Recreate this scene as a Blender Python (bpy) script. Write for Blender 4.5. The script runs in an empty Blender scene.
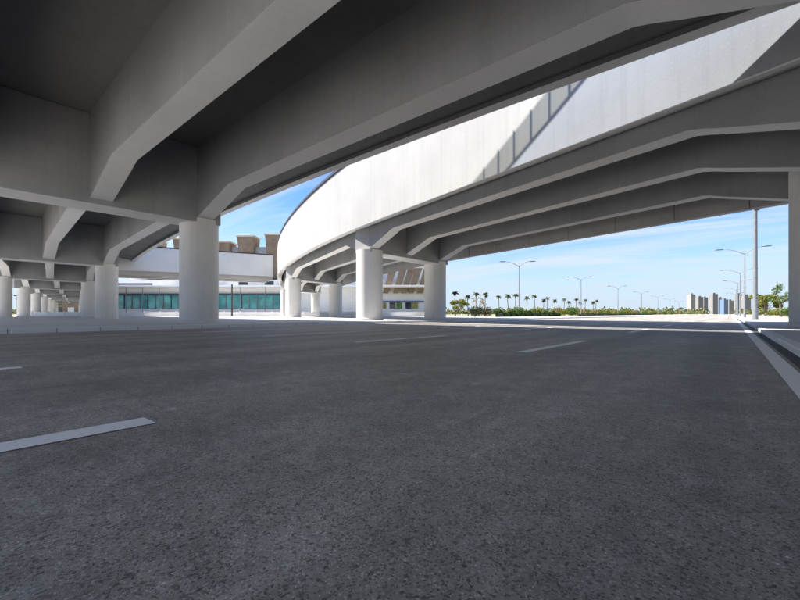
import bpy, math, random
from mathutils import Vector, Matrix
random.seed(7)
R = math.radians
sc = bpy.context.scene
col = sc.collection

# ------------------------------------------------------------------ camera
# world axes: Y runs along the road, X to the right of it; camera stands on the road
CAM_H = 0.7
YAW = R(39.6)
cd = bpy.data.cameras.new('camera')
cd.sensor_width = 36.0
cd.lens = 18.0
cd.shift_y = 0.0175
cd.clip_start = 0.05
cd.clip_end = 12000
cam = bpy.data.objects.new('camera', cd)
cam.location = (0, 0, CAM_H)
cam.rotation_euler = (R(90), 0, YAW)
col.objects.link(cam)
sc.camera = cam

# ------------------------------------------------------------------ light
LIGHT = Vector((0.8, 0.385, -1.0))            # the way sunlight travels
SUN = -LIGHT.normalized()
w = bpy.data.worlds.new('World')
sc.world = w
w.use_nodes = True
nt = w.node_tree
nt.nodes.clear()
wo = nt.nodes.new('ShaderNodeOutputWorld')
bg = nt.nodes.new('ShaderNodeBackground')
bg.inputs['Strength'].default_value = 0.05
sky = nt.nodes.new('ShaderNodeTexSky')
sky.sky_type = 'NISHITA'
sky.sun_disc = False
sky.sun_elevation = math.asin(SUN.z)
sky.sun_rotation = math.atan2(SUN.x, SUN.y)
sky.air_density = 0.7
sky.dust_density = 0.2
sky.ozone_density = 2.0
hs = nt.nodes.new('ShaderNodeHueSaturation')
hs.inputs['Saturation'].default_value = 1.0
tc = nt.nodes.new('ShaderNodeTexCoord')
# thin cirrus: noise over the sky projected on a flat layer, stretched one way
sep = nt.nodes.new('ShaderNodeSeparateXYZ')
nt.links.new(tc.outputs['Generated'], sep.inputs[0])
zc = nt.nodes.new('ShaderNodeMath'); zc.operation = 'MAXIMUM'; zc.inputs[1].default_value = 0.03
nt.links.new(sep.outputs['Z'], zc.inputs[0])
za = nt.nodes.new('ShaderNodeMath'); za.operation = 'ADD'; za.inputs[1].default_value = 0.12
nt.links.new(zc.outputs[0], za.inputs[0])
dv = []
for ax in 'XY':
    d = nt.nodes.new('ShaderNodeMath'); d.operation = 'DIVIDE'
    nt.links.new(sep.outputs[ax], d.inputs[0]); nt.links.new(za.outputs[0], d.inputs[1])
    dv.append(d)
cmb = nt.nodes.new('ShaderNodeCombineXYZ')
nt.links.new(dv[0].outputs[0], cmb.inputs[0]); nt.links.new(dv[1].outputs[0], cmb.inputs[1])
mp = nt.nodes.new('ShaderNodeMapping')
mp.inputs['Rotation'].default_value = (0, 0, R(-32))
mp.inputs['Scale'].default_value = (0.55, 1.9, 1)
nt.links.new(cmb.outputs[0], mp.inputs[0])
nz = nt.nodes.new('ShaderNodeTexNoise')
nz.inputs['Scale'].default_value = 1.1
nz.inputs['Detail'].default_value = 8
nz.inputs['Roughness'].default_value = 0.58
nz.inputs['Distortion'].default_value = 0.6
nt.links.new(mp.outputs[0], nz.inputs['Vector'])
rp = nt.nodes.new('ShaderNodeValToRGB')
rp.color_ramp.elements[0].position = 0.41; rp.color_ramp.elements[0].color = (0, 0, 0, 1)
rp.color_ramp.elements[1].position = 0.66; rp.color_ramp.elements[1].color = (0.8, 0.8, 0.8, 1)
nt.links.new(nz.outputs['Fac'], rp.inputs[0])
mx = nt.nodes.new('ShaderNodeMixRGB')
mx.inputs['Color2'].default_value = (3.3, 3.4, 3.55, 1)
nt.links.new(sky.outputs[0], hs.inputs['Color'])
tint = nt.nodes.new('ShaderNodeMixRGB'); tint.blend_type = 'MULTIPLY'
tint.inputs['Fac'].default_value = 1.0
tint.inputs['Color2'].default_value = (0.55, 0.735, 0.92, 1)
nt.links.new(hs.outputs[0], tint.inputs['Color1'])
nt.links.new(tint.outputs[0], mx.inputs['Color1'])
nt.links.new(rp.outputs[0], mx.inputs['Fac'])
# pale haze low over the horizon, the same all round
hz = nt.nodes.new('ShaderNodeMapRange')
hz.interpolation_type = 'SMOOTHSTEP'
hz.inputs['From Min'].default_value = 0.0; hz.inputs['From Max'].default_value = 0.23
hz.inputs['To Min'].default_value = 0.93; hz.inputs['To Max'].default_value = 0.0
nt.links.new(sep.outputs['Z'], hz.inputs['Value'])
hm = nt.nodes.new('ShaderNodeMixRGB')
hm.inputs['Color2'].default_value = (2.35, 2.75, 3.2, 1)
nt.links.new(hz.outputs[0], hm.inputs['Fac'])
nt.links.new(mx.outputs[0], hm.inputs['Color1'])
nt.links.new(hm.outputs[0], bg.inputs['Color'])
nt.links.new(bg.outputs[0], wo.inputs['Surface'])

sl = bpy.data.lights.new('sun', 'SUN')
sl.energy = 2.5
sl.angle = R(0.5)
sl.color = (1.0, 0.95, 0.88)
so = bpy.data.objects.new('sun', sl)
so.rotation_euler = LIGHT.to_track_quat('-Z', 'Y').to_euler()
so.location = (0, 0, 60)
col.objects.link(so)

sc.view_settings.view_transform = 'Standard'
sc.view_settings.look = 'None'
sc.view_settings.gamma = 1.0
sc.view_settings.exposure = 2.5
try:
    sc.cycles.max_bounces = 10
    sc.cycles.diffuse_bounces = 6
    sc.cycles.transparent_max_bounces = 12
except Exception:
    pass

# ------------------------------------------------------------------ helpers
FWD = Vector((-math.sin(YAW), math.cos(YAW)))
RGT = Vector((math.cos(YAW), math.sin(YAW)))

def cw(xc, yc):
    """plan position from metres right of / ahead of the camera"""
    p = FWD * yc + RGT * xc
    return p.x, p.y


class MB:
    def __init__(self):
        self.v = []; self.f = []

    def add(self, vs, fs):
        n = len(self.v)
        self.v.extend([tuple(p) for p in vs])
        self.f.extend([tuple(i + n for i in f) for f in fs])
        return self

    def box(self, x0, x1, y0, y1, z0, z1, M=None):
        vs = [Vector((x, y, z)) for z in (z0, z1) for (x, y) in ((x0, y0), (x1, y0), (x1, y1), (x0, y1))]
        if M is not None:
            vs = [M @ p for p in vs]
        return self.add(vs, [(3, 2, 1, 0), (4, 5, 6, 7), (0, 1, 5, 4), (1, 2, 6, 5), (2, 3, 7, 6), (3, 0, 4, 7)])

    def cyl(self, x, y, z0, z1, r0, r1=None, n=40):
        r1 = r0 if r1 is None else r1
        vs = []
        for z, r in ((z0, r0), (z1, r1)):
            for i in range(n):
                a = 2 * math.pi * i / n
                vs.append((x + r * math.cos(a), y + r * math.sin(a), z))
        fs = [(i, (i + 1) % n, n + (i + 1) % n, n + i) for i in range(n)]
        fs += [tuple(range(n - 1, -1, -1)), tuple(range(n, 2 * n))]
        return self.add(vs, fs)

    def lathe(self, x, y, prof, n=40):
        vs = []
        for z, r in prof:
            for i in range(n):
                a = 2 * math.pi * i / n
                vs.append((x + r * math.cos(a), y + r * math.sin(a), z))
        fs = []
        for k in range(len(prof) - 1):
            fs += [(k * n + i, k * n + (i + 1) % n, (k + 1) * n + (i + 1) % n, (k + 1) * n + i) for i in range(n)]
        fs += [tuple(range(n - 1, -1, -1)), tuple(range((len(prof) - 1) * n, len(prof) * n))]
        return self.add(vs, fs)

    def tube(self, pts, radii, n=10):
        pts = [Vector(p) for p in pts]
        vs = []; m = len(pts)
        up = Vector((0, 0, 1))
        for k, p in enumerate(pts):
            t = (pts[min(k + 1, m - 1)] - pts[max(k - 1, 0)]).normalized()
            ref = up if abs(t.z) < 0.95 else Vector((1, 0, 0))
            a = t.cross(ref).normalized(); b = a.cross(t).normalized()
            for i in range(n):
                g = 2 * math.pi * i / n
                vs.append(p + (a * math.cos(g) + b * math.sin(g)) * radii[k])
        fs = []
        for k in range(m - 1):
            fs += [(k * n + i, (k + 1) * n + i, (k + 1) * n + (i + 1) % n, k * n + (i + 1) % n) for i in range(n)]
        fs += [tuple(range(n)), tuple(range(m * n - 1, (m - 1) * n - 1, -1))]
        return self.add(vs, fs)

    def strip(self, rings, closed=True):
        """loft: list of equal rings, capped"""
        n = len(rings[0]); vs = [p for r in rings for p in r]; fs = []
        for k in range(len(rings) - 1):
            for i in range(n):
                j = (i + 1) % n
                fs.append((k * n + i, k * n + j, (k + 1) * n + j, (k + 1) * n + i))
        fs += [tuple(range(n - 1, -1, -1)), tuple(range((len(rings) - 1) * n, len(rings) * n))]
        return self.add(vs, fs)

    def mesh(self, name, mat, smooth=False):
        me = bpy.data.meshes.new(name)
        me.from_pydata(self.v, [], self.f)
        me.materials.append(mat)
        me.validate()
        import bmesh
        bm = bmesh.new(); bm.from_mesh(me)
        bmesh.ops.recalc_face_normals(bm, faces=bm.faces)
        bm.to_mesh(me); bm.free()
        if smooth:
            me.polygons.foreach_set('use_smooth', [True] * len(me.polygons))
        return me

    def build(self, name, mat, parent=None, smooth=False, bevel=0.0, auto=False):
        me = self.mesh(name, mat, smooth or auto)
        o = bpy.data.objects.new(name, me)
        col.objects.link(o)
        if parent is not None:
            o.parent = parent
        if bevel:
            b = o.modifiers.new('bevel', 'BEVEL')
            b.width = bevel; b.segments = 2; b.limit_method = 'ANGLE'; b.angle_limit = R(35)
        if auto:
            me.set_sharp_from_angle(angle=R(35))
        return o


def tag(o, label=None, cat=None, group=None, kind=None):
    if label: o['label'] = label
    if cat: o['category'] = cat
    if group: o['group'] = group
    if kind: o['kind'] = kind
    return o


def empty(name, loc=(0, 0, 0), rz=0):
    o = bpy.data.objects.new(name, None)
    o.location = loc; o.rotation_euler = (0, 0, rz)
    o.empty_display_size = 0.3
    col.objects.link(o)
    return o


def inst(name, me, parent, loc=(0, 0, 0), rz=0, scale=None):
    o = bpy.data.objects.new(name, me)
    o.location = loc; o.rotation_euler = (0, 0, rz)
    if scale: o.scale = scale
    o.parent = parent
    col.objects.link(o)
    return o


def copy_tree(o, parent=None):
    c = o.copy(); col.objects.link(c); c.parent = parent
    for ch in o.children:
        copy_tree(ch, c)
    return c

# ------------------------------------------------------------------ materials
def newmat(name):
    m = bpy.data.materials.new(name); m.use_nodes = True
    t = m.node_tree
    b = t.nodes['Principled BSDF']
    return m, t, b

def N(t, kind, **kw):
    n = t.nodes.new(kind)
    for k, v in kw.items():
        if k in n.inputs.keys():
            n.inputs[k].default_value = v
        else:
            setattr(n, k, v)
    return n

def coords(t, scale=(1, 1, 1), rot=(0, 0, 0), kind='Object'):
    c = N(t, 'ShaderNodeTexCoord'); m = N(t, 'ShaderNodeMapping')
    m.inputs['Scale'].default_value = scale; m.inputs['Rotation'].default_value = rot
    t.links.new(c.outputs[kind], m.inputs[0])
    return m.outputs[0]

def ramp(t, src, stops):
    r = N(t, 'ShaderNodeValToRGB')
    e = r.color_ramp.elements
    while len(e) < len(stops): e.new(0.5)
    for i, (p, c) in enumerate(stops):
        e[i].position = p
        e[i].color = (c, c, c, 1) if not isinstance(c, (tuple, list)) else (*c, 1)
    t.links.new(src, r.inputs[0])
    return r.outputs[0]

def mixc(t, a, b, fac, mode='MIX'):
    m = N(t, 'ShaderNodeMixRGB', blend_type=mode)
    for sock, val in (('Color1', a), ('Color2', b), ('Fac', fac)):
        if hasattr(val, 'is_linked') or isinstance(val, bpy.types.NodeSocket):
            t.links.new(val, m.inputs[sock])
        elif sock == 'Fac':
            m.inputs[sock].default_value = val
        else:
            m.inputs[sock].default_value = (*val, 1)
    return m.outputs[0]

def bump(t, b, src, strength, dist):
    n = N(t, 'ShaderNodeBump', Strength=strength, Distance=dist)
    t.links.new(src, n.inputs['Height'])
    t.links.new(n.outputs[0], b.inputs['Normal'])
    return n

def concrete(name, c0, c1, streak=0.35, rough=0.85, stain=0.5, panels=None):
    m, t, b = newmat(name)
    v = coords(t)
    big = N(t, 'ShaderNodeTexNoise', Scale=0.32, Detail=7, Roughness=0.62); t.links.new(v, big.inputs['Vector'])
    fine = N(t, 'ShaderNodeTexNoise', Scale=9.0, Detail=8, Roughness=0.7); t.links.new(v, fine.inputs['Vector'])
    vs = coords(t, (2.6, 2.6, 0.10))
    st = N(t, 'ShaderNodeTexNoise', Scale=1.0, Detail=7, Roughness=0.68); t.links.new(vs, st.inputs['Vector'])
    base = mixc(t, c0, c1, ramp(t, big.outputs['Fac'], [(0.3, 0.0), (0.7, 1.0)]))
    dark = tuple(x * 0.62 for x in c0)
    base = mixc(t, base, dark, mixc(t, (0, 0, 0), (streak,) * 3, ramp(t, st.outputs['Fac'], [(0.5, 0.0), (0.78, 1.0)])))
    base = mixc(t, base, tuple(min(1, x * 1.2) for x in c1), mixc(t, (0, 0, 0), (stain * 0.5,) * 3, ramp(t, fine.outputs['Fac'], [(0.45, 0.0), (0.75, 1.0)])))
    if panels:                                    # marks of the shuttering boards
        sp = N(t, 'ShaderNodeSeparateXYZ'); t.links.new(v, sp.inputs[0])
        ad = N(t, 'ShaderNodeMath', operation='ADD'); t.links.new(sp.outputs['X'], ad.inputs[0]); t.links.new(sp.outputs['Y'], ad.inputs[1])
        cb = N(t, 'ShaderNodeCombineXYZ'); t.links.new(ad.outputs[0], cb.inputs[0]); t.links.new(sp.outputs['Z'], cb.inputs[1])
        br = N(t, 'ShaderNodeTexBrick', Scale=1.0, offset=0.0)
        br.inputs['Brick Width'].default_value = panels[0]; br.inputs['Row Height'].default_value = panels[1]
        br.inputs['Mortar Size'].default_value = 0.012; br.inputs['Mortar Smooth'].default_value = 0.6
        br.inputs['Color1'].default_value = (1.03, 1.03, 1.03, 1); br.inputs['Color2'].default_value = (0.96, 0.96, 0.96, 1); br.inputs['Mortar'].default_value = (0.86, 0.86, 0.86, 1)
        t.links.new(cb.outputs[0], br.inputs['Vector'])
        base = mixc(t, base, br.outputs['Color'], 1.0, 'MULTIPLY')
    t.links.new(base, b.inputs['Base Color'])
    b.inputs['Roughness'].default_value = rough
    b.inputs['Specular IOR Level'].default_value = 0.3
    bump(t, b, fine.outputs['Fac'], 0.25, 0.02)
    return m

def plain(name, c, rough=0.6, metal=0.0, var=0.0, scale=3.0):
    m, t, b = newmat(name)
    b.inputs['Roughness'].default_value = rough
    b.inputs['Metallic'].default_value = metal
    if var:
        n = N(t, 'ShaderNodeTexNoise', Scale=scale, Detail=6, Roughness=0.6)
        t.links.new(coords(t), n.inputs['Vector'])
        base = mixc(t, tuple(x * (1 - var) for x in c), tuple(min(1, x * (1 + var)) for x in c), ramp(t, n.outputs['Fac'], [(0.3, 0.0), (0.7, 1.0)]))
        t.links.new(base, b.inputs['Base Color'])
    else:
        b.inputs['Base Color'].default_value = (*c, 1)
    return m

M_CONC = concrete('grey_concrete', (0.46, 0.445, 0.425), (0.54, 0.525, 0.505), streak=0.25)
M_LIT_SOFFIT = concrete('lit_soffit_concrete', (0.60, 0.585, 0.565), (0.68, 0.665, 0.645), streak=0.1)  # paler undersides: light bounced off the ground is put into the colour
M_SHADED_WEB = concrete('shaded_web_concrete', (0.220, 0.221, 0.222), (0.280, 0.281, 0.282), streak=0.22, panels=(2.44, 1.22))  # darker girder sides: their shade is put into the colour
M_SHADED_CAP = concrete('shaded_cap_concrete', (0.285, 0.284, 0.282), (0.355, 0.353, 0.35), streak=0.3, panels=(2.44, 1.22))  # cap sides darkened likewise, shade painted in
M_PIER = concrete('pier_concrete', (0.60, 0.58, 0.552), (0.70, 0.68, 0.65), streak=0.35)
M_FASC = concrete('fascia_paint', (0.322, 0.318, 0.310), (0.372, 0.367, 0.357), streak=0.4, rough=0.7)
M_SLAB = concrete('deck_concrete', (0.165, 0.161, 0.155), (0.215, 0.21, 0.203))
M_PANEL = concrete('panel_concrete', (0.34, 0.325, 0.305), (0.43, 0.41, 0.39), streak=0.4)
M_KERB = concrete('kerb_stone', (0.66, 0.655, 0.64), (0.76, 0.75, 0.735), streak=0.1)
M_PAVE = concrete('paving', (0.50, 0.49, 0.475), (0.60, 0.59, 0.57), streak=0.05)
M_JOINT = plain('kerb_joint', (0.09, 0.088, 0.085), 0.95, 0, 0.3)
M_DARK = plain('dark_coping', (0.035, 0.035, 0.04), 0.5, 0.0, 0.3)
M_STEEL = plain('galvanised_steel', (0.20, 0.215, 0.23), 0.55, 0.3, 0.15)
M_WHITE = concrete('white_render', (0.66, 0.66, 0.65), (0.74, 0.74, 0.73), streak=0.12)

def asphalt():
    m, t, b = newmat('asphalt')
    v = coords(t)
    vor = N(t, 'ShaderNodeTexVoronoi', Scale=175.0); t.links.new(v, vor.inputs['Vector'])
    vor2 = N(t, 'ShaderNodeTexVoronoi', Scale=88.0); t.links.new(v, vor2.inputs['Vector'])
    agg = N(t, 'ShaderNodeTexNoise', Scale=85.0, Detail=7, Roughness=0.8); t.links.new(v, agg.inputs['Vector'])
    pat = N(t, 'ShaderNodeTexNoise', Scale=9.0, Detail=8, Roughness=0.7); t.links.new(v, pat.inputs['Vector'])
    mid = N(t, 'ShaderNodeTexNoise', Scale=2.2, Detail=9, Roughness=0.7); t.links.new(v, mid.inputs['Vector'])
    big = N(t, 'ShaderNodeTexNoise', Scale=0.28, Detail=6, Roughness=0.6); t.links.new(v, big.inputs['Vector'])
    lane = N(t, 'ShaderNodeTexNoise', Scale=1.0, Detail=6, Roughness=0.6); t.links.new(coords(t, (1.1, 0.07, 1)), lane.inputs['Vector'])
    sc_ = N(t, 'ShaderNodeTexNoise', Scale=1.0, Detail=11, Roughness=0.74, Distortion=1.1); t.links.new(coords(t, (2.4, 1.3, 1), (0, 0, R(30))), sc_.inputs['Vector'])
    spl = N(t, 'ShaderNodeTexVoronoi', Scale=3.1, Randomness=1.0); t.links.new(v, spl.inputs['Vector'])
    c1 = N(t, 'ShaderNodeSeparateColor'); t.links.new(vor.outputs['Color'], c1.inputs[0])
    c2 = N(t, 'ShaderNodeSeparateColor'); t.links.new(vor2.outputs['Color'], c2.inputs[0])
    base = mixc(t, (0.216, 0.190, 0.160), (0.418, 0.374, 0.320), ramp(t, agg.outputs['Fac'], [(0.30, 0.0), (0.70, 1.0)]))
    # single stones of the aggregate: some pale, some nearly black, a few brownish
    base = mixc(t, base, (0.58, 0.55, 0.51), ramp(t, c1.outputs[0], [(0.84, 0.0), (0.97, 0.75)]))
    base = mixc(t, base, (0.055, 0.052, 0.05), ramp(t, c1.outputs[1], [(0.76, 0.0), (0.93, 0.85)]))
    base = mixc(t, base, (0.20, 0.155, 0.12), ramp(t, c2.outputs[0], [(0.86, 0.0), (0.96, 0.5)]))
    base = mixc(t, base, (0.05, 0.048, 0.046), ramp(t, c2.outputs[1], [(0.90, 0.0), (0.97, 0.7)]))
    base = mixc(t, base, (0.46, 0.445, 0.425), ramp(t, sc_.outputs['Fac'], [(0.54, 0.0), (0.78, 0.55)]))
    # dried splashes: small pale smudges here and there
    smud = N(t, 'ShaderNodeMath', operation='MULTIPLY')
    t.links.new(ramp(t, spl.outputs['Distance'], [(0.06, 1.0), (0.20, 0.0)]), smud.inputs[0])
    t.links.new(ramp(t, pat.outputs['Fac'], [(0.50, 0.0), (0.62, 0.75)]), smud.inputs[1])
    base = mixc(t, base, (0.50, 0.485, 0.465), smud.outputs[0])
    for src, lo, hi in ((pat, 0.84, 1.16), (mid, 0.82, 1.18), (lane, 0.80, 1.20), (big, 0.88, 1.14)):
        base = mixc(t, base, mixc(t, (lo,) * 3, (hi,) * 3, ramp(t, src.outputs['Fac'], [(0.32, 0.0), (0.68, 1.0)])), 1.0, 'MULTIPLY')
    sx_ = N(t, 'ShaderNodeSeparateXYZ'); t.links.new(v, sx_.inputs[0])
    wob = N(t, 'ShaderNodeMath', operation='MULTIPLY_ADD'); wob.inputs[1].default_value = 0.5
    t.links.new(mid.outputs['Fac'], wob.inputs[0]); t.links.new(sx_.outputs['X'], wob.inputs[2])
    fr = N(t, 'ShaderNodeMath', operation='PINGPONG'); fr.inputs[1].default_value = 1.04
    t.links.new(wob.outputs[0], fr.inputs[0])
    base = mixc(t, base, mixc(t, (0.84,) * 3, (1.06,) * 3, ramp(t, fr.outputs[0], [(0.1, 0.0), (0.75, 1.0)])), 1.0, 'MULTIPLY')
    sm = N(t, 'ShaderNodeMath', operation='MULTIPLY_ADD'); sm.inputs[1].default_value = 0.03; sm.inputs[2].default_value = 5.0
    t.links.new(pat.outputs['Fac'], sm.inputs[0])
    sa = N(t, 'ShaderNodeMath', operation='ADD'); t.links.new(sm.outputs[0], sa.inputs[0]); t.links.new(sx_.outputs['X'], sa.inputs[1])
    ab = N(t, 'ShaderNodeMath', operation='ABSOLUTE'); t.links.new(sa.outputs[0], ab.inputs[0])
    base = mixc(t, base, (0.07, 0.066, 0.062), ramp(t, ab.outputs[0], [(0.006, 0.7), (0.016, 0.0)]))
    t.links.new(base, b.inputs['Base Color'])
    b.inputs['Roughness'].default_value = 0.62
    b.inputs['Specular IOR Level'].default_value = 0.5
    inv = N(t, 'ShaderNodeMath', operation='SUBTRACT'); inv.inputs[0].default_value = 1.0
    t.links.new(vor.outputs['Distance'], inv.inputs[1])
    n1 = bump(t, b, inv.outputs[0], 0.5, 0.004)
    n2 = N(t, 'ShaderNodeBump', Strength=0.4, Distance=0.008)
    t.links.new(agg.outputs['Fac'], n2.inputs['Height']); t.links.new(n2.outputs[0], n1.inputs['Normal'])
    return m
M_ASPH = asphalt()

def paint():
    m, t, b = newmat('road_paint')
    v = coords(t, kind='Object')
    g = N(t, 'ShaderNodeNewGeometry')
    n = N(t, 'ShaderNodeTexNoise', Scale=14.0, Detail=9, Roughness=0.75); t.links.new(g.outputs['Position'], n.inputs['Vector'])
    n2 = N(t, 'ShaderNodeTexNoise', Scale=70.0, Detail=5, Roughness=0.7); t.links.new(g.outputs['Position'], n2.inputs['Vector'])
    base = mixc(t, (0.84, 0.82, 0.785), (0.90, 0.88, 0.845), n2.outputs['Fac'])
    base = mixc(t, base, (0.24, 0.235, 0.23), ramp(t, n.outputs['Fac'], [(0.60, 0.0), (0.74, 0.7)]))
    t.links.new(base, b.inputs['Base Color'])
    b.inputs['Roughness'].default_value = 0.7
    bump(t, b, n2.outputs['Fac'], 0.4, 0.006)
    # the film has come off in chips: bare road shows through
    n3 = N(t, 'ShaderNodeTexNoise', Scale=38.0, Detail=8, Roughness=0.8); t.links.new(g.outputs['Position'], n3.inputs['Vector'])
    chip = N(t, 'ShaderNodeMath', operation='GREATER_THAN'); chip.inputs[1].default_value = 0.67
    t.links.new(n3.outputs['Fac'], chip.inputs[0])
    tr = N(t, 'ShaderNodeBsdfTransparent'); ms = N(t, 'ShaderNodeMixShader')
    t.links.new(chip.outputs[0], ms.inputs[0]); t.links.new(b.outputs[0], ms.inputs[1]); t.links.new(tr.outputs[0], ms.inputs[2])
    t.links.new(ms.outputs[0], t.nodes['Material Output'].inputs['Surface'])
    return m
M_PAINT = paint()

def ground_mat():
    m, t, b = newmat('dry_ground')
    v = coords(t)
    n = N(t, 'ShaderNodeTexNoise', Scale=0.02, Detail=9, Roughness=0.65); t.links.new(v, n.inputs['Vector'])
    n2 = N(t, 'ShaderNodeTexNoise', Scale=1.5, Detail=8, Roughness=0.7); t.links.new(v, n2.inputs['Vector'])
    base = mixc(t, (0.30, 0.26, 0.17), (0.13, 0.16, 0.06), ramp(t, n.outputs['Fac'], [(0.42, 0.0), (0.6, 1.0)]))
    base = mixc(t, base, (0.36, 0.32, 0.24), ramp(t, n2.outputs['Fac'], [(0.45, 0.0), (0.75, 0.7)]))
    t.links.new(base, b.inputs['Base Color'])
    b.inputs['Roughness'].default_value = 0.95
    return m
M_GROUND = ground_mat()

def leafmat(name, c0, c1):
    m, t, b = newmat(name)
    g = N(t, 'ShaderNodeNewGeometry')
    n = N(t, 'ShaderNodeTexNoise', Scale=1.3, Detail=4); t.links.new(g.outputs['Position'], n.inputs['Vector'])
    k = mixc(t, c0, c1, ramp(t, n.outputs['Fac'], [(0.35, 0.0), (0.65, 1.0)]))
    rnd = mixc(t, k, tuple(x * 0.6 for x in c0), N(t, 'ShaderNodeNewGeometry').outputs['Random Per Island'])
    t.links.new(rnd, b.inputs['Base Color'])
    b.inputs['Roughness'].default_value = 0.55
    tr = N(t, 'ShaderNodeBsdfTranslucent'); t.links.new(rnd, tr.inputs['Color'])
    ms = N(t, 'ShaderNodeMixShader', Fac=0.3)
    out = t.nodes['Material Output']
    t.links.new(b.outputs[0], ms.inputs[1]); t.links.new(tr.outputs[0], ms.inputs[2]); t.links.new(ms.outputs[0], out.inputs['Surface'])
    return m
M_LEAF_G = leafmat('leaf_green', (0.07, 0.14, 0.02), (0.12, 0.20, 0.03))
M_LEAF_Y = leafmat('leaf_yellow_green', (0.16, 0.19, 0.02), (0.28, 0.27, 0.03))
M_LEAF_O = leafmat('leaf_orange', (0.25, 0.18, 0.07), (0.30, 0.24, 0.10))
M_LEAF_D = leafmat('leaf_dark', (0.02, 0.045, 0.015), (0.04, 0.07, 0.02))
M_LEAF_P = leafmat('leaf_palm', (0.075, 0.10, 0.05), (0.11, 0.14, 0.07))
M_BARK = plain('bark', (0.16, 0.13, 0.10), 0.9, 0, 0.35, 6)

def glassmat(name, tint, rough=0.08, spec=0.8):
    m, t, b = newmat(name)
    n = N(t, 'ShaderNodeTexNoise', Scale=0.35, Detail=4); t.links.new(coords(t), n.inputs['Vector'])
    base = mixc(t, tuple(x * 0.5 for x in tint), tint, ramp(t, n.outputs['Fac'], [(0.35, 0), (0.65, 1)]))
    t.links.new(base, b.inputs['Base Color'])
    b.inputs['Roughness'].default_value = rough
    b.inputs['Specular IOR Level'].default_value = spec
    return m
M_TEAL = glassmat('teal_glass', (0.11, 0.44, 0.43))
M_DGLASS = glassmat('dark_glass', (0.03, 0.04, 0.05))
M_NAVY = plain('navy_beam', (0.03, 0.05, 0.09), 0.5)
M_BROWN = plain('brown_cladding', (0.185, 0.14, 0.10), 0.75, 0, 0.25, 0.6)
M_BEIGE = plain('beige_stone', (0.50, 0.42, 0.32), 0.8, 0, 0.2, 1.0)

def screenmat(name, base, through, fac):
    m, t, b = newmat(name)
    b.inputs['Base Color'].default_value = (*base, 1)
    b.inputs['Roughness'].default_value = 0.25
    tr = N(t, 'ShaderNodeBsdfTransparent'); tr.inputs['Color'].default_value = (*through, 1)
    ms = N(t, 'ShaderNodeMixShader', Fac=fac)
    t.links.new(tr.outputs[0], ms.inputs[1]); t.links.new(b.outputs[0], ms.inputs[2])
    t.links.new(ms.outputs[0], t.nodes['Material Output'].inputs['Surface'])
    return m
M_SCREEN = screenmat('screen_tinted', (0.45, 0.48, 0.45), (0.74, 0.75, 0.71), 0.18)
M_FROST_SHADE = screenmat('shade_screen_frosted', (0.70, 0.74, 0.80), (0.90, 0.935, 1.0), 0.13)  # lets sun through so the added panels only soften the wall shadow

# ------------------------------------------------------------------ ground, road, pavements
ROAD_L, ROAD_R = -19.7, 0.85
KL, KR = 0.19, 0.13
g = MB().add([(-5000, -1500, 0), (5000, -1500, 0), (5000, 8000, 0), (-5000, 8000, 0)], [(0, 1, 2, 3)])
tag(g.build('ground', M_GROUND), kind='structure')
road = MB().add([(ROAD_L, -140, 0.004), (ROAD_R, -140, 0.004), (ROAD_R, 900, 0.004), (ROAD_L, 900, 0.004)], [(0, 1, 2, 3)]).build('road', M_ASPH)
tag(road, kind='structure')

tag(MB().add([(ROAD_L, -140, 0.009), (ROAD_R - 0.17, -140, 0.009), (ROAD_R - 0.17, -7, 0.009), (ROAD_L, -7, 0.009)], [(0, 1, 2, 3)]).build('bounce_apron', M_PAVE), kind='structure')  # unseen pale apron added behind the camera to bounce sunlight
pl = MB()
pl.box(-30.5, ROAD_L - 0.22, -140, 900, -0.05, KL - 0.012)
tag(pl.build('pavement', M_PAVE), kind='structure')
fc = MB()
fc.add([(-230, -140, 0.17), (-30.5, -140, 0.17), (-30.5, 66, 0.17), (-230, 150, 0.17)], [(0, 1, 2, 3)])
tag(fc.build('forecourt', M_PAVE), kind='structure')
pr = MB(); pr.box(ROAD_R + 0.2, 7.5, -140, 900, -0.05, KR - 0.01); pr.box(7.5, 70, -140, 42, -0.05, KR - 0.01)  # wide second box is unseen, added to bounce sunlight under the viaduct
tag(pr.build('pavement', M_PAVE), kind='structure')
# gutter along the right kerb
tag(MB().box(ROAD_R - 0.17, ROAD_R + 0.001, -140, 420, 0.0, 0.008).build('gutter', plain('gutter_stone', (0.05, 0.05, 0.05), 0.8, 0, 0.4, 8)), kind='structure')

# kerbs: single stones where they can be told apart, a plain run beyond
def kerb(x0, x1, h, y0, y1, step, far_end, near_start):
    k = MB().box(x0 + 0.01, x1 - 0.01, near_start, far_end, -0.05, h - 0.03).build('kerb', M_JOINT)
    tag(k, kind='structure')
    xm = (x0 + x1) / 2
    me = MB().box(x0 - xm, x1 - xm, 0.011, step - 0.011, -0.03, h).mesh('kerb_stone', M_KERB)
    import bmesh
    bm = bmesh.new(); bm.from_mesh(me)
    bmesh.ops.bevel(bm, geom=[e for e in bm.edges if e.verts[0].co.z > 0 and e.verts[1].co.z > 0], offset=0.02, segments=1, affect='EDGES')
    bm.to_mesh(me); bm.free()
    y = y0
    while y < y1:
        o = inst('kerb_stone', me, k, (xm + random.uniform(-0.006, 0.006), y, random.uniform(-0.006, 0.004)))
        o.rotation_euler = (random.uniform(-0.002, 0.002), random.uniform(-0.006, 0.006), random.uniform(-0.003, 0.003))
        y += step
    r = MB().box(x0, x1, y, far_end, -0.03, h).build('kerb_run', M_KERB, k)
kerb(ROAD_L - 0.24, ROAD_L, KL, -2.0, 62, 1.35, 900, -140)
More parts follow.
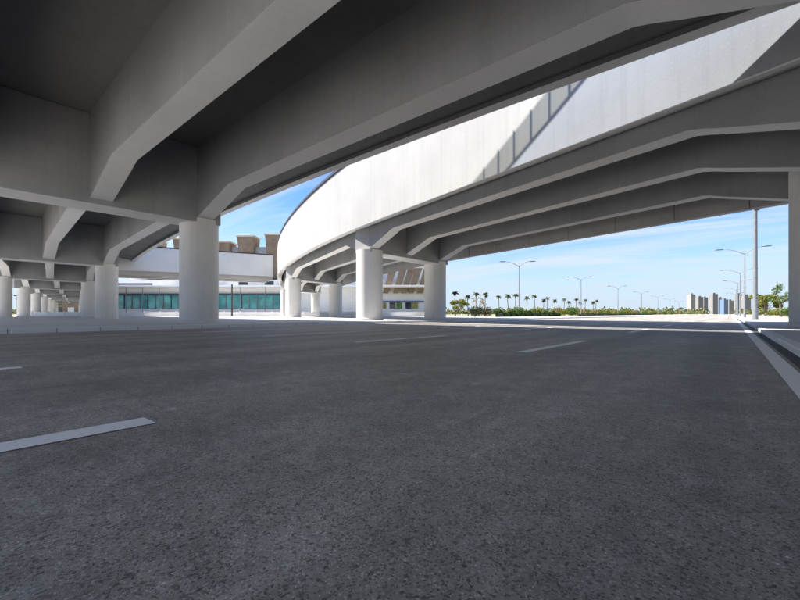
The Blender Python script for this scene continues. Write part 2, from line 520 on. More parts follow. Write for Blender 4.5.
kerb(ROAD_R, ROAD_R + 0.22, KR, 2.0, 80, 1.0, 900, -140)

# painted lines
dash = MB().add([(-0.105, 0, 0), (0.105, 0, 0), (0.105, 4, 0), (-0.105, 4, 0)], [(0, 1, 2, 3)]).mesh('lane_dash', M_PAINT)
for lx in (-2.92, -7.1, -11.25, -15.4):
    for k in range(0, 38):
        inst('lane_dash', dash, road, (lx, -3.03 + 10 * k - (0.1 if lx < -5 else 0), 0.009))
MB().add([(0.43, -7, 0.009), (0.62, -7, 0.009), (0.62, 420, 0.009), (0.43, 420, 0.009)], [(0, 1, 2, 3)]).build('edge_line', M_PAINT, road)
MB().add([(ROAD_L + .35, -7, 0.009), (ROAD_L + .5, -7, 0.009), (ROAD_L + .5, 420, 0.009), (ROAD_L + .35, 420, 0.009)], [(0, 1, 2, 3)]).build('edge_line', M_PAINT, road)

# ------------------------------------------------------------------ viaducts
def haunch(d, L, zend, zmid, hl=3.6):
    e = min(d, L - d)
    if e <= 0.35: return zend
    if e >= hl + 0.6: return zmid
    s = (e - 0.35) / (hl + 0.25)
    s = min(1.0, s)
    if s > 0.86:                                  # softly rounded top of a straight slope
        s = 0.86 + 0.14 * math.sin((s - 0.86) / 0.14 * math.pi / 2) 
    return zend + (zmid - zend) * s

def girder(parent, p0, p1, wdt, ztop, zend, zmid, mat=M_CONC, flat=False):
    p0 = Vector(p0); p1 = Vector(p1); d = (p1 - p0); L = d.length; d.normalize()
    nrm = Vector((-d.y, d.x))
    st = [0, 0.35] + [0.35 + 3.85 * i / 9 for i in range(1, 10)] + [4.3]
    st = st + [L - s for s in reversed(st)]
    rings = []
    c = 0.03
    for s in st:
        z = zmid if flat else haunch(s, L, zend, zmid)
        q = p0 + d * s
        a = q - nrm * (wdt / 2); b = q + nrm * (wdt / 2)
        a2 = q - nrm * (wdt / 2 - c); b2 = q + nrm * (wdt / 2 - c)
        rings.append([(a2.x, a2.y, z), (b2.x, b2.y, z), (b.x, b.y, z + c), (b.x, b.y, ztop), (a.x, a.y, ztop), (a.x, a.y, z + c)])
    o = MB().strip(rings).build('girder', M_SHADED_WEB, parent, auto=True)
    o.data.materials.append(M_LIT_SOFFIT)
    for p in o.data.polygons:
        if p.normal.z < -0.9: p.material_index = 1  # downward faces take the painted bounce-light tone
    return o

def lit_soffit_faces(o):
    o.data.materials.append(M_LIT_SOFFIT)
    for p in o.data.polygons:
        if p.normal.z < -0.5: p.material_index = 1  # undersides get the bounce light as colour
    return o

def pier(parent, x, y, z0, z1, r):
    return MB().lathe(x, y, [(z0, r + 0.06), (z0 + 0.18, r + 0.06), (z0 + 0.22, r), (z0 + 2.6, r), (z0 + 2.612, r - 0.012), (z0 + 2.624, r), (z0 + 5.0, r), (z0 + 5.012, r - 0.012), (z0 + 5.024, r), (z1, r)], 56).build('pier', M_PIER, parent, auto=True)

def sweep(parent, name, pts, prof, mat, bevel=0.0):
    """profile (offset to the +Y side, z) carried along a plan line"""
    rings = []
    n = len(pts)
    for k, p in enumerate(pts):
        p = Vector(p)
        t = (Vector(pts[min(k + 1, n - 1)]) - Vector(pts[max(k - 1, 0)])).normalized()
        nr = Vector((-t.y, t.x))
        if nr.y < 0: nr = -nr
        rings.append([(p.x + nr.x * o, p.y + nr.y * o, z) for (o, z) in prof])
    o = MB().strip(rings).build(name, mat, parent, bevel=bevel, auto=True)
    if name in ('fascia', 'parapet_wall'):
        o.data.materials.append(M_LIT_SOFFIT)
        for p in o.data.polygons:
            if p.normal.z < -0.5: p.material_index = 1  # lip underside too: bounce light in the colour
    return o

# --- viaduct over the camera
def y1(x):
    if x > 0: return -0.75
    a = -x
    if a <= 85: return 0.0012 * a * a - 0.75
    return 0.0012 * 7225 - 0.75 + 0.204 * (a - 85)

VA = empty('viaduct', (-25, 11, 0))
VA_M = Matrix.Translation((25, -11, 0))
tag(VA, 'broad grey concrete viaduct on round piers, its haunched girders spanning over the dashed road', 'viaduct')

class Shift:
    """children keep world coordinates: parent inverse is set"""
def adopt(root):
    for o in list(root.children):
        o.matrix_parent_inverse = Matrix.Translation(-Vector(root.location))

B1 = [31, 3] + [-25 - 30 * k for k in range(9)]
ZC, ZE, ZM, ZD = 6.1, 6.38, 7.5, 10.5
GO = [11.0, 5.9, 0.9]
for i, x in enumerate(B1):
    yo = y1(x)
    sl_ = (y1(x - 1) - y1(x + 1)) / 2
    zb = 0.14 if x < -19 else 0.1
    for py in (11.0, 0.4):
        pier(VA, x, py + yo, zb, ZE - 0.02, 1.08)
    lit_soffit_faces(MB().box(x - 0.93, x + 0.93, -1.2 + yo, 11.9 + yo, ZC, ZD - 0.004).build('cap_beam', M_SHADED_CAP, VA, bevel=0.06))
    if i + 1 < len(B1):
        x2 = B1[i + 1]
        for go in GO:
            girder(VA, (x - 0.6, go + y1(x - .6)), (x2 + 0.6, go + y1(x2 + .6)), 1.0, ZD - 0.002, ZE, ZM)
axis = [(x, y1(x)) for x in [34, 24, 14, 8, 3, 0, -4, -8, -12, -16, -20, -25, -30, -35, -40, -47, -55, -62, -70, -78, -85, -92, -100, -108, -115, -130, -145, -175, -205, -235, -266]]
sweep(VA, 'deck', axis, [(-5.4, ZD + 0.1), (-3.0, ZD), (12.2, ZD), (16.2, ZD - 0.75), (16.2, ZD - 0.32), (5.0, ZD + 0.24), (-5.4, ZD + 0.24)], M_SLAB)
EDGE1 = 16.7
sweep(VA, 'fascia', axis, [(EDGE1 - 0.48, 9.55), (EDGE1 - 0.03, 9.5), (EDGE1, 9.53), (EDGE1 + 0.02, 10.22), (EDGE1 - 0.48, 10.22)], M_FASC)
sweep(VA, 'fascia', axis, [(-5.75, 9.55), (-5.402, 9.55), (-5.402, 10.9), (-5.75, 10.9)], M_FASC)  # unseen back edge, set narrow to let light in below
# unseen glazed screen; frosted part added, sized to half-shade the curved wall
sweep(VA, 'screen_rail', axis[:21], [(EDGE1 - 0.10, 16.502), (EDGE1 - 0.02, 16.502), (EDGE1 - 0.02, 16.558), (EDGE1 - 0.10, 16.558)], M_STEEL)
post = MB().box(-0.04, 0.04, -0.03, 0.03, 16.56, 18.1).mesh('screen_post', M_STEEL)
x = 30.0
sx = []
while x > -90:
    sx.append(x); x -= 1.5
for x in sx:
    inst('screen_post', post, VA, (x, y1(x) + EDGE1 - 0.06, 0))
pane = MB().box(-0.712, 0.712, -0.012, 0.012, 16.60, 18.06).mesh('screen_pane', M_SCREEN)
frost = MB().box(-0.7495, 0.7495, -0.002, 0.002, 10.222, 16.5).mesh('frosted_shade_panel', M_FROST_SHADE)
for a, b_ in zip(sx[:-1], sx[1:]):
    xm = (a + b_) / 2
    rz = math.atan2(y1(a) - y1(b_), a - b_)
    inst('screen_pane', pane, VA, (xm, y1(xm) + EDGE1 - 0.06, 0), rz)
    inst('frosted_shade_panel', frost, VA, (xm, y1(xm) + EDGE1 - 0.06, 0), rz)
adopt(VA)

# --- curving viaduct with the tall pale parapet
def y2(x):
    b = 18.27 - 0.297 * x
    if x < -20: b += 0.0035 * (-x - 20) ** 2
    return b
VB = empty('viaduct', (-25, 26, 0))
tag(VB, 'curving concrete viaduct with a tall smooth pale parapet wall above rows of girders', 'viaduct')
B2 = [31, 3.4, -25, -54, -82]
GO2 = [0.0, 5.0, 10.6]
ZD2 = 10.2
for i, x in enumerate(B2):
    yo = y2(x)
    zb = 0.14 if x < -19 else 0.1
    for py in (0.15, 10.5):
        right = x == 3.4
        pier(VB, x - (0.0 if x > -50 else py * 0.16), (py if not right or py < 1 else 9.0) + yo, zb, 7.45 if right else ZE - 0.02, 1.3 if right else 1.18)
    dx = 0.0 if x > -50 else 0.16
    lit_soffit_faces(MB().add([(x + sx_ * 0.95 - dx * oy, yo + oy, z) for z in (ZC, ZD2 - 0.004) for (sx_, oy) in ((-1, -0.7), (1, -0.7), (1, 11.6), (-1, 11.6))],
             [(3, 2, 1, 0), (4, 5, 6, 7), (0, 1, 5, 4), (1, 2, 6, 5), (2, 3, 7, 6), (3, 0, 4, 7)]).build('cap_beam', M_SHADED_CAP, VB, bevel=0.06))
    if i + 1 < len(B2):
        x2 = B2[i + 1]
        for go in GO2:
            a0 = 0.0 if x > -50 else 0.16 * go
            a1 = 0.0 if x2 > -50 else 0.16 * go
            girder(VB, (x - 0.5 - a0, go + y2(x - .5)), (x2 + 0.5 - a1, go + y2(x2 + .5)), 0.9, ZD2 - 0.002, ZE, ZM)
ax2 = [34, 26, 18, 10, 3, 0, -3, -6, -9, -12, -15, -18, -21, -24, -27, -30, -33, -36, -39, -42, -45, -48, -51, -54, -57, -60, -63, -66, -69, -72, -75, -78, -82, -86]
axis2 = [(x, y2(x)) for x in ax2]
sweep(VB, 'deck', axis2, [(-1.2, ZD2), (16.3, ZD2), (16.3, ZD2 + 0.7), (-1.2, ZD2 + 0.7)], M_SLAB)
E2 = -1.42
sweep(VB, 'parapet_wall', axis2, [(E2, 8.14), (E2 + 0.03, 8.1), (E2 + 0.45, 8.16), (E2 + 0.45, 14.3), (E2, 14.3)], M_FASC)
sweep(VB, 'coping', axis2, [(E2 - 0.12, 14.303), (E2 + 0.55, 14.303), (E2 + 0.55, 14.55), (E2 - 0.12, 14.55)], M_DARK)
sweep(VB, 'drip_lip', axis2, [(E2 + 0.46, 8.25), (E2 + 0.80, 8.25), (E2 + 0.80, 8.6), (E2 + 0.46, 8.6)], M_CONC)
# far edge: a row of edge panels
k = 0
xa = 33.0
while xa > -84:
    xb = xa - 4.0
    p = Vector((xa - 0.014, y2(xa) + 15.6)); q = Vector((xb + 0.014, y2(xb) + 15.6))
    d = (q - p).normalized(); nr = Vector((-d.y, d.x))
    vs = []
    for z, hw in ((7.3, 0.32), (8.0, 0.42), (ZD2 - 0.003, 0.42)):
        for pt, s in ((p, -1), (q, -1), (q, 1), (p, 1)):
            r_ = pt + nr * hw * s
            vs.append((r_.x, r_.y, z))
    fs = [(3, 2, 1, 0), (8, 9, 10, 11)] + [(b + i, b + (i + 1) % 4, b + 4 + (i + 1) % 4, b + 4 + i) for b in (0, 4) for i in range(4)]
    MB().add(vs, fs).build('edge_panel', M_PANEL, VB, bevel=0.03)
    xa = xb
sweep(VB, 'far_parapet', axis2, [(16.3, ZD2 + 0.2), (16.65, ZD2 + 0.2), (16.65, 11.6), (16.3, 11.6)], M_FASC)
adopt(VB)

# --- short linking span beyond
VC = empty('viaduct', (-74, 32, 0))
tag(VC, 'short straight pale parapet span linking the two viaducts in front of the terminal', 'viaduct')
a = Vector((-79.5, 18.6)); b = Vector((-68.6, 44.2))
d = (b - a).normalized(); nr = Vector((-d.y, d.x))
if nr.x > 0: nr = -nr
def sw(name, prof, mat, bev=0.0):
    rings = []
    for p in (a, b):
        rings.append([(p.x + nr.x * o, p.y + nr.y * o, z) for (o, z) in prof])
    return MB().strip(rings).build(name, mat, VC, bevel=bev)
sw('fascia', [(0, 8.0), (0.35, 8.0), (0.35, 12.1), (0, 12.1)], M_WHITE, 0.03)
sw('coping', [(-0.1, 12.103), (0.45, 12.103), (0.45, 12.3), (-0.1, 12.3)], M_DARK)
sw('deck', [(0.352, 8.3), (9.0, 8.3), (9.0, 9.1), (0.352, 9.1)], M_SLAB)
for o in (1.2, 4.6, 8.2):
    sw('girder', [(o - 0.4, 7.35), (o + 0.4, 7.35), (o + 0.4, 8.298), (o - 0.4, 8.298)], M_CONC, 0.04)
sw('far_fascia', [(9.002, 8.0), (9.35, 8.0), (9.35, 10.4), (9.002, 10.4)], M_FASC)
adopt(VC)

# ------------------------------------------------------------------ terminal building
T = empty('terminal_building', (*cw(-40, 130), 0))
T.rotation_euler = (0, 0, YAW)          # local x to the right along the facade, local y away
tag(T, 'white terminal building with teal glazing and tall brown flared pylons behind the linking span', 'building')
def px(u, yc=130.0): return (u - 400) / 400 * yc + 40     # facade position of a photo column, local x
def tbox(name, x0, x1, y0, y1, z0, z1, mat, bev=0.0, parent=None):
    return MB().box(x0, x1, y0, y1, z0, z1).build(name, mat, parent or T, bevel=bev)
L0, L1 = px(92), px(436)
tbox('wall', L0, L1, 0.6, 46, 0.0, 11.8, M_WHITE)
tbox('plinth', L0 - .2, L1 + .2, -0.4, 0.598, 0.0, 2.4, M_WHITE, 0.05)
tbox('beam', L0, px(300), -0.35, 0.598, 6.85, 7.35, M_NAVY)
tbox('canopy', L0 - 1, L1 + 0.5, -5.0, 0.597, 9.2, 9.75, M_WHITE, 0.08)
tbox('canopy_trim', L0 + 2, px(162), -5.06, -5.003, 9.75, 10.35, plain('mauve_trim', (0.16, 0.14, 0.20), 0.6))
tbox('upper_wall', L0 + 6, L1 - 3, 9, 44, 11.8, 19.5, M_WHITE)
tbox('roof', L0 + 3, L1, 6, 46, 19.5, 20.4, M_WHITE, 0.1)
# glazing: each pane a part, dark columns between
xg = px(100); i = 0
while xg < px(292):
    wd = 2.55
    MB().box(xg + 0.12, xg + wd - 0.12, 0.42, 0.5, 2.45, 6.84).build('pane', M_TEAL, T)
    MB().box(xg - 0.11, xg + 0.11, 0.2, 0.59, 2.402, 6.85).build('mullion', M_STEEL if i % 3 else M_NAVY, T)
    xg += wd; i += 1
# shop front panes towards the other end
sh = [plain('shop_yellow', (0.26, 0.24, 0.08), 0.5, 0, 0.6, 0.8), M_DGLASS, plain('shop_green', (0.08, 0.16, 0.04), 0.5, 0, 0.5, 0.8), M_DGLASS]
xg = px(380); i = 0
tbox('beam', px(378), px(424), -0.1, 0.59, 4.6, 5.0, plain('blue_trim', (0.08, 0.13, 0.30), 0.5))
while xg < px(420):
    MB().box(xg + 0.1, xg + 2.0, 0.42, 0.52, 1.0, 4.5).build('shop_window', sh[i % 4], T)
    xg += 2.2 if i % 2 else 3.0; i += 1
# raking brown fins
for u in (383, 393, 401, 408, 417, 427):
    x = px(u)
    MB().add([(x, -1.4, 7.4), (x + 1.7, -1.4, 7.4), (x + 1.7, -0.1, 7.4), (x, -0.1, 7.4),
              (x + 2.2, -1.9, 15.4), (x + 4.6, -1.9, 15.4), (x + 4.6, -0.1, 15.4), (x + 2.2, -0.1, 15.4)],
             [(3, 2, 1, 0), (4, 5, 6, 7), (0, 1, 5, 4), (1, 2, 6, 5), (2, 3, 7, 6), (3, 0, 4, 7)]).build('raking_fin', M_BROWN, T)
# flared brown pylons above the roof
for u0, u1, zt in ((136, 152, 25.0), (168, 184, 25.5), (204, 226, 24.4), (233.5, 251, 26.3), (262, 280, 26.9), (292, 310, 27.2), (322, 342, 27.5)):
    x0, x1 = px(u0), px(u1)
    m = 1.0
    MB().add([(x0 + m, 4, 11.9), (x1 - m, 4, 11.9), (x1 - m, 8, 11.9), (x0 + m, 8, 11.9),
              (x0, 2.6, zt), (x1, 2.6, zt), (x1, 8.6, zt), (x0, 8.6, zt)],
             [(3, 2, 1, 0), (4, 5, 6, 7), (0, 1, 5, 4), (1, 2, 6, 5), (2, 3, 7, 6), (3, 0, 4, 7)]).build('pylon', M_BROWN, T, bevel=0.15)
    tbox('pylon_cap', x0 - 0.25, x1 + 0.25, 2.3, 8.9, zt + 0.003, zt + 0.5, M_BEIGE, 0.05)
tbox('roof_gallery', px(215), px(345), 5, 7.5, 21.2, 23.3, plain('grey_cladding', (0.28, 0.30, 0.33), 0.5, 0, 0.2), 0.05)
for u in (238, 264):
    tbox('upper_window', px(u), px(u) + 3.0, 0.5, 0.61, 9.9, 11.4, M_DGLASS)
for u in (104, 120, 136, 152, 168, 222, 246, 270, 288):
    tbox('canopy_post', px(u) - .07, px(u) + .07, -4.8, -4.66, 0.0, 9.2, M_STEEL)

# dark mast in front of the terminal
mast = empty('mast', (*cw((232 - 400) / 400 * 95, 95), 0.17))
MB().lathe(0, 0, [(0, 0.32), (0.12, 0.32), (0.13, 0.2), (7.6, 0.16)], 16).build('pole', M_DARK, mast, auto=True)
MB().box(-0.3, 0.3, -0.3, 0.3, -0.02, 0.06).build('base_plate', M_DARK, mast)
tag(mast, 'slim dark mast standing on the forecourt before the teal glazing', 'pole')

# low white boundary wall on the forecourt
bw = empty('boundary_wall', (*cw(-30, 100), 0.165)); bw.rotation_euler = (0, 0, YAW)
x = -62.0
MB().box(-62, 36, -0.12, 0.12, 0, 0.35).build('plinth', M_WHITE, bw)
bay = MB().box(0.03, 3.97, -0.07, 0.07, 0.35, 1.05).mesh('panel', M_WHITE)
pst = MB().box(-0.13, 0.13, -0.16, 0.16, 0.351, 1.25).mesh('post', M_WHITE)
while x < 36:
    inst('panel', bay, bw, (x, 0, 0)); inst('post', pst, bw, (x, 0, 0)); x += 4.0
tag(bw, 'long low white wall with posts across the forecourt before the terminal', 'wall')

# ------------------------------------------------------------------ street lamps
ORD = 'first second third fourth fifth sixth seventh eighth ninth tenth eleventh twelfth thirteenth fourteenth fifteenth sixteenth seventeenth eighteenth nineteenth twentieth'.split()
def lamp(name, H=10.4, la=3.2, ra=2.4):
    r = empty(name)
    MB().lathe(0, 0, [(0, 0.2), (0.9, 0.19), (0.95, 0.13), (H, 0.07)], 16).build('pole', M_STEEL, r, auto=True)
    for s, ln in ((-1, la), (1, ra)):
        pts = [(0, 0, H - 0.2)]; rad = [0.06]
        for i in range(1, 9):
            f = i / 8
            pts.append((s * ln * f * 0.86, 0, H - 0.2 + 1.0 * math.sin(f * math.pi * 0.52)))
            rad.append(0.06 - 0.02 * f)
        MB().tube(pts, rad, 8).build('arm', M_STEEL, r, smooth=True)
        e = pts[-1]
        hd = MB()
        ring = []
        for f, wd, hh in ((0, 0.07, 0.05), (0.2, 0.15, 0.08), (0.75, 0.19, 0.10), (1.15, 0.16, 0.07), (1.3, 0.06, 0.03)):
            xx = e[0] + s * (f - 0.12)
            zz = e[2] + 0.02 * f
            ring.append([(xx, -wd, zz - hh * .5), (xx, wd, zz - hh * .5), (xx, wd * .7, zz + hh), (xx, -wd * .7, zz + hh)])
        hd.strip(ring).build('lamp_head', M_DARK, r, auto=True)
    return r
lp = lamp('street_lamp')
spots = [(1.7, 85), (1.7, 125), (1.7, 166), (1.7, 212), (1.7, 262)]
for i, (x, y) in enumerate(spots):
    o = lp if i == 0 else copy_tree(lp)
    o.location = (x, y, KR - 0.01)
    tag(o, ORD[i] + ' double-armed street lamp past the thick plain mast on the right pavement', 'street lamp', 'street lamps along the right-hand kerb')
for i, (x, y) in enumerate([(-32.7, 77), (-32.7, 120), (-32.7, 168), (-32.7, 220), (-32.7, 275), (-32.7, 335), (-32.7, 400)]):
    o = copy_tree(lp)
    o.location = (x, y, 0.0)
    o.rotation_euler = (0, 0, R(35))
    tag(o, ORD[i] + ' double-armed street lamp along the planted verge, counted from the long hedge', 'street lamp', 'street lamps along the planted verge')

mp_ = empty('camera_mast', (2.0, 57, KR - 0.01))
MB().lathe(0, 0, [(0, 0.42), (0.06, 0.42), (0.07, 0.26), (1.2, 0.25), (1.22, 0.21), (14, 0.17)], 20).build('pole', M_STEEL, mp_, auto=True)
MB().box(-0.5, 0.5, -0.5, 0.5, -0.02, 0.05).build('base_plate', M_STEEL, mp_)
MB().box(-0.1, 0.35, -0.2, 0.2, 11.6, 12.0).build('bracket', M_DARK, mp_, bevel=0.02)
tag(mp_, 'thick plain grey mast without arms on the right pavement beyond the bridge', 'pole')

# ------------------------------------------------------------------ planting
def leaves(n, clumps, size, seed, flat=0.0):
    rnd = random.Random(seed)
    mb = MB()
    for _ in range(n):
        c = rnd.choice(clumps)
        while True:
            p = Vector((rnd.uniform(-1, 1), rnd.uniform(-1, 1), rnd.uniform(-1, 1)))
            if 0.25 < p.length < 1: break
        q = Vector((c[0] + p.x * c[3], c[1] + p.y * c[3], c[2] + p.z * c[4]))
        a = Vector((rnd.gauss(0, 1), rnd.gauss(0, 1), rnd.gauss(0, 0.7))).normalized()
        b = a.cross(Vector((rnd.gauss(0, 1), rnd.gauss(0, 1), rnd.gauss(0, 1)))).normalized()
        s = size * rnd.uniform(0.6, 1.35)
        mb.add([q - a * s, q + b * s * 0.5, q + a * s, q - b * s * 0.5], [(0, 1, 2, 3)])
    return mb

def tree(name, H, spread, mat, seed, label, loc, n=2200, leaf=0.22, trunk_h=None, group=None, sparse=1.0):
    rnd = random.Random(seed)
    r = empty(name, loc)
    th = trunk_h or H * 0.38
    tm = MB()
    top = Vector((rnd.uniform(-.2, .2), rnd.uniform(-.2, .2), th))
    tm.tube([(0, 0, -0.05), top * 0.5, top], [H * 0.03, H * 0.024, H * 0.02], 8)
    clumps = []
    for i in range(9):
        a = i * 2.4 + rnd.uniform(-.4, .4)
        rr = spread * rnd.uniform(0.3, 0.85)
        zz = th + (H - th) * rnd.uniform(0.15, 0.85)
        tip = Vector((rr * math.cos(a), rr * math.sin(a), zz))
        mid = top.lerp(tip, 0.5) + Vector((0, 0, H * 0.03))
        tm.tube([top * 0.97, mid, tip], [H * 0.015, H * 0.01, H * 0.004], 6)
        clumps.append((tip.x, tip.y, tip.z, spread * rnd.uniform(0.26, 0.42), (H - th) * rnd.uniform(0.14, 0.24)))
    tm.build('trunk', M_BARK, r, smooth=True)
    leaves(int(n * sparse), clumps, leaf, seed).build('crown', mat, r)
    tag(r, label, 'tree', group)
    return r

def hedge(label, x0, x1, y0, y1, h, mat, n, seed):
    rnd = random.Random(seed)
    r = empty('hedge', ((x0 + x1) / 2, (y0 + y1) / 2, 0.0))
    wx, wy = (x1 - x0) / 2, (y1 - y0) / 2
    MB().box(-wx * .45, wx * .45, -wy + .3, wy - .3, -0.02, h * 0.6).build('stems', M_LEAF_D, r)
    cl = [(rnd.uniform(-wx, wx) * .7, rnd.uniform(-wy, wy), h * rnd.uniform(0.25, 0.78), wx * 0.5, h * 0.3) for _ in range(int(wy * 6))]
    leaves(n, cl, 0.16, seed).build('foliage', mat, r)
    tag(r, label, 'hedge')
    return r
hedge('long clipped green hedge at the foot of the first planted-verge lamp', -32.0, -30.6, 64, 96, 1.45, M_LEAF_G, 20000, 3)
hedge('thin dark low hedge running on along the verge past the farther lamps', -31.6, -30.6, 112, 240, 0.9, M_LEAF_D, 9000, 4)

def ball(label, loc, rad, mat, seed, name='shrub', group=None, n=900):
    r = empty(name, loc)
    MB().lathe(0, 0, [(-0.02, 0.05), (rad * 0.5, 0.06)], 8).build('stem', M_BARK, r)
    cl = [(0, 0, rad * 0.95, rad, rad * 0.92)] + [(rad * .5 * math.cos(i), rad * .5 * math.sin(i), rad * (0.9 + .2 * math.sin(i * 2)), rad * .55, rad * .55) for i in range(5)]
    leaves(n, cl, 0.12 * max(1, rad * .9), seed).build('foliage', mat, r)
    tag(r, label, 'shrub', group)
    return r
ball('round dark green clipped shrub beside the darker brownish ball shrub', (-31.3, 56.5, 0.0), 1.15, M_LEAF_D, 5)
ball('round brownish clipped shrub between the dark green ball and the long hedge', (-31.3, 60.2, 0.0), 1.1, leafmat('leaf_brown', (0.06, 0.05, 0.02), (0.10, 0.08, 0.03)), 6)

tree('tree', 4.6, 2.9, M_LEAF_Y, 11, 'small yellow-green spreading tree by the pier at the end of the viaduct', (*cw(14.8, 100), 0), trunk_h=1.5, leaf=0.2, n=1600)
tree('tree', 5.6, 2.6, M_LEAF_O, 12, 'nearly bare brown tree with upswept branches behind the ball shrubs', (*cw(20.5, 104), 0), n=2200, sparse=0.09, trunk_h=1.3)
tree('tree', 6.9, 3.8, M_LEAF_Y, 13, 'bright yellow-green tree behind the thick grey mast', (*cw(111.5, 122), 0), trunk_h=1.8, leaf=0.3, n=2600)
tree('tree', 8.2, 2.6, M_LEAF_G, 14, 'tall thin sparse tree beside the right-hand round pier', (*cw(90.5, 95), 0), sparse=0.3, trunk_h=3.0)

# palms
def palm(H, seed):
    rnd = random.Random(seed)
    r = empty('palm_tree')
    pts = [(0.12 * math.sin(i * .7 + seed), 0.1 * math.cos(i * .5), H * i / 7) for i in range(8)]
    MB().tube([(p[0], p[1], p[2] - .05 if i == 0 else p[2]) for i, p in enumerate(pts)], [0.19 - 0.01 * i for i in range(8)], 8).build('trunk', M_BARK, r, smooth=True)
    top = Vector(pts[-1]); fr = MB()
    for i in range(26):
        a = i * 2.399; up = rnd.uniform(-0.5, 0.95); ln = rnd.uniform(1.1, 1.7)
        d = Vector((math.cos(a), math.sin(a), 0)); side = Vector((-d.y, d.x, 0))
        prev = None
        for k in range(5):
            f = k / 4
            c = top + d * ln * f * (1 - .2 * abs(up)) + Vector((0, 0, ln * (up * f - 0.75 * f * f)))
            wv = 0.34 * math.sin(math.pi * (0.12 + 0.85 * f))
            e = [c + side * wv - Vector((0, 0, wv * .5)), c, c - side * wv - Vector((0, 0, wv * .5))]
            if prev: fr.add(prev + e, [(0, 1, 4, 3), (1, 2, 5, 4)])
            prev = e
    fr.build('crown', M_LEAF_P, r)
    return r
pp = [palm(8.0, 1), palm(8.4, 2)]
rp_ = random.Random(5)
for i in range(20):
    o = pp[i] if i < 2 else copy_tree(pp[i % 2])
    o.location = (-76 + 0.75 * i + rp_.uniform(-1, 1), 112 + 7.6 * i + rp_.uniform(-1.5, 1.5), 0)
    o.rotation_euler = (0, 0, rp_.uniform(0, 6))
    s = rp_.uniform(0.9, 1.1); o.scale = (s, s, s)
    tag(o, ORD[i] + ' slender palm of the row, counted from the bare brown tree', 'palm tree', 'row of palms beyond the hedge')

# shrub planting along the far verge
kinds = [('low green shrub in the mixed far verge planting', M_LEAF_G), ('low yellow-green shrub in the mixed far verge planting', M_LEAF_Y), ('low orange-brown shrub in the mixed far verge planting', M_LEAF_O)]
protos = [ball(l, (0, 0, 0), 1.6, m, 20 + i, group='shrubs of the far verge', n=700) for i, (l, m) in enumerate(kinds)]
used = [False] * 3
rs = random.Random(9)
for i in range(120):
    k = rs.choice([0, 1, 1, 1, 0, 2, 0, 1])
    if used[k]: o = copy_tree(protos[k])
    else: o = protos[k]; used[k] = True
    y = 105 + 330 * (i / 120) ** 1.1
    x = -35.5 - rs.uniform(0, 16)
    o.location = (x, y + rs.uniform(-2, 2), 0)
    s = rs.uniform(0.55, 1.15); o.scale = (s * rs.uniform(0.9, 1.4), s * rs.uniform(0.9, 1.4), s)
    o.rotation_euler = (0, 0, rs.uniform(0, 6))
k2 = [('green bush behind the right-hand pavement and lamps', M_LEAF_G), ('yellow-green bush behind the right-hand pavement and lamps', M_LEAF_Y), ('rusty orange bush behind the right-hand pavement and lamps', M_LEAF_O)]
for i in range(30):
    k = rs.choice([1, 2, 2, 0])
    o = copy_tree(protos[k])
    o.location = (9.5 + rs.uniform(0, 7), 66 + i * 7 + rs.uniform(-2, 2), 0)
    s = rs.uniform(0.5, 0.95); o.scale = (s * 1.3, s * 1.3, s)
    o['label'] = k2[k][0]; o['group'] = 'bushes behind the right pavement'

D = empty('depot_building', (*cw(-262, 320), 0), YAW)
MB().box(-45, 45, 0, 30, -0.5, 15).build('wall', plain('depot_wall', (0.24, 0.18, 0.13), 0.85, 0, 0.25, 0.4), D)
MB().box(-46, 46, -1, 31, 15.003, 16).build('roof', M_DARK, D)
for i in range(9):
    MB().box(-42 + i * 9.6, -37 + i * 9.6, -0.2, -0.003, 1.0, 6.0).build('door', M_DGLASS if i % 2 else M_WHITE, D)
    MB().box(-42 + i * 9.6, -37 + i * 9.6, -0.2, -0.003, 8.5, 11.5).build('window', M_DGLASS, D)
tag(D, 'brown depot building with a row of doors closing the view through the colonnade', 'building')

# far-off belt of trees that reads as one mass
rw = random.Random(77)
wm = MB()
for band, (yc0, hmax, cnt) in enumerate(((420, 8.0, 520), (640, 14.0, 460))):
    for i in range(cnt):
        u = -700 + 1700 * (i + rw.random()) / cnt
        yc = yc0 * rw.uniform(0.94, 1.06)
        X, Y = cw(u / 400 * yc, yc)
        if -60 < X < 30: 
            if -24 < X < 6: continue
        h = hmax * rw.uniform(0.5, 1.0); sp = h * rw.uniform(0.5, 0.8)
        for k in range(34):
            a = rw.uniform(0, 6.283); f = rw.random() ** 0.5; z = rw.random()
            c = Vector((X + sp * f * math.cos(a), Y + sp * f * math.sin(a), h * (0.1 + 0.9 * z * (1 - 0.5 * f))))
            p = Vector((rw.gauss(0, 1), rw.gauss(0, 1), rw.gauss(0, 1))).normalized()
            q = p.orthogonal().normalized(); s = h * 0.13
            wm.add([c - p * s, c + q * s, c + p * s, c - q * s], [(0, 1, 2, 3)])
M_WOOD = leafmat('leaf_far_wood', (0.10, 0.13, 0.03), (0.22, 0.19, 0.06))
tag(wm.build('distant_wood', M_WOOD), 'low distant belt of mixed green and yellowish trees along the horizon', 'trees', kind='stuff')

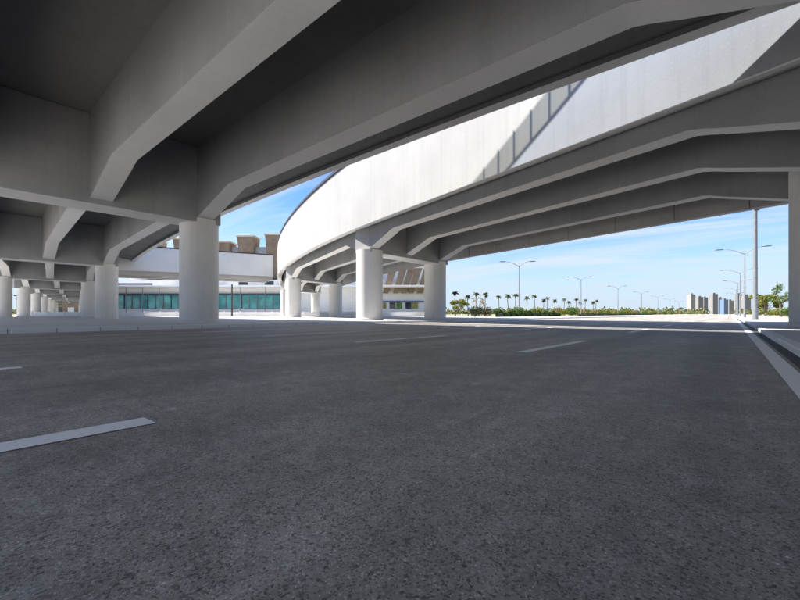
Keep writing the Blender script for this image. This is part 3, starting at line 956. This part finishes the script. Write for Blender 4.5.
# ------------------------------------------------------------------ far skyline
M_TOW = [plain('tower_grey', (0.21, 0.20, 0.20), 0.7, 0, 0.15, 0.1), plain('tower_pale', (0.30, 0.28, 0.26), 0.7, 0, 0.1, 0.1), plain('tower_blue', (0.12, 0.18, 0.30), 0.5)]
M_TWIN = plain('tower_window', (0.16, 0.17, 0.20), 0.4)
YD = 1500.0
tl = ['pale grey slab tower standing alone at the start of the skyline', 'pair-topped grey block next to the lone slab tower', 'narrow grey block leaning close to the pair-topped one',
      'tall dark grey tower in the middle of the skyline', 'mid-height grey block beside the tall middle tower', 'small bright blue block in the skyline', 'low pale block past the blue one',
      'tall slim tower seen behind the lamp poles', 'broad grey tower between the lamps and the thick mast', 'farthest grey tower near the thick mast']
for i, (u0, u1, top, mi) in enumerate([(691, 695.5, 294.5, 1), (698.5, 703.5, 297, 0), (704, 708, 297.5, 0), (713, 718, 294, 0), (718.5, 724, 298, 0), (724, 728.5, 299.5, 2), (729, 734, 300.5, 1), (738, 742, 294, 0), (744, 751, 295.5, 0), (757, 768, 296, 1)]):
    yc = YD * (1 + 0.06 * ((i * 7) % 5))
    x0 = (u0 - 400) / 400 * yc; x1 = (u1 - 400) / 400 * yc
    H = (314 - top) / 400 * yc + 0.7
    wd = x1 - x0
    t = empty('tower_block', (*cw((x0 + x1) / 2, yc), 0), YAW)
    MB().box(-wd / 2, wd / 2, 0, 22, -1, H).build('wall', M_TOW[mi], t)
    MB().box(-wd * .22, wd * .22, 6, 16, H + .003, H + 5).build('roof', M_TOW[0], t)
    for k in range(int(H // 6)):
        MB().box(-wd * .42, wd * .42, -0.35, -0.003, 3 + k * 6, 5.2 + k * 6).build('window_band', M_TWIN, t)
    tag(t, tl[i], 'tower')

# grit lying on the near road
rg = random.Random(31)
gm = MB()
for i in range(260):
    yc = 1.0 + 9 * rg.random() ** 1.6; xc = rg.uniform(-1.05, 1.05) * yc
    x, y = cw(xc, yc)
    if x > 0.8: continue
    s = rg.uniform(0.002, 0.0065)
    z = 0.004 + s * 0.5
    vs = [(x + s * rg.uniform(.6, 1.2) * dx, y + s * rg.uniform(.6, 1.2) * dy, z + s * rg.uniform(.5, .9) * dz) for dx, dy, dz in ((1, 0, 0), (-1, 0, 0), (0, 1, 0), (0, -1, 0), (0, 0, 1), (0, 0, -1))]
    gm.add(vs, [(0, 2, 4), (2, 1, 4), (1, 3, 4), (3, 0, 4), (2, 0, 5), (1, 2, 5), (3, 1, 5), (0, 3, 5)])
tag(gm.build('grit', plain('grit', (0.38, 0.37, 0.35), 0.9, 0, 0.3, 40)), 'pale grit and small stones scattered on the asphalt', 'grit', kind='stuff')
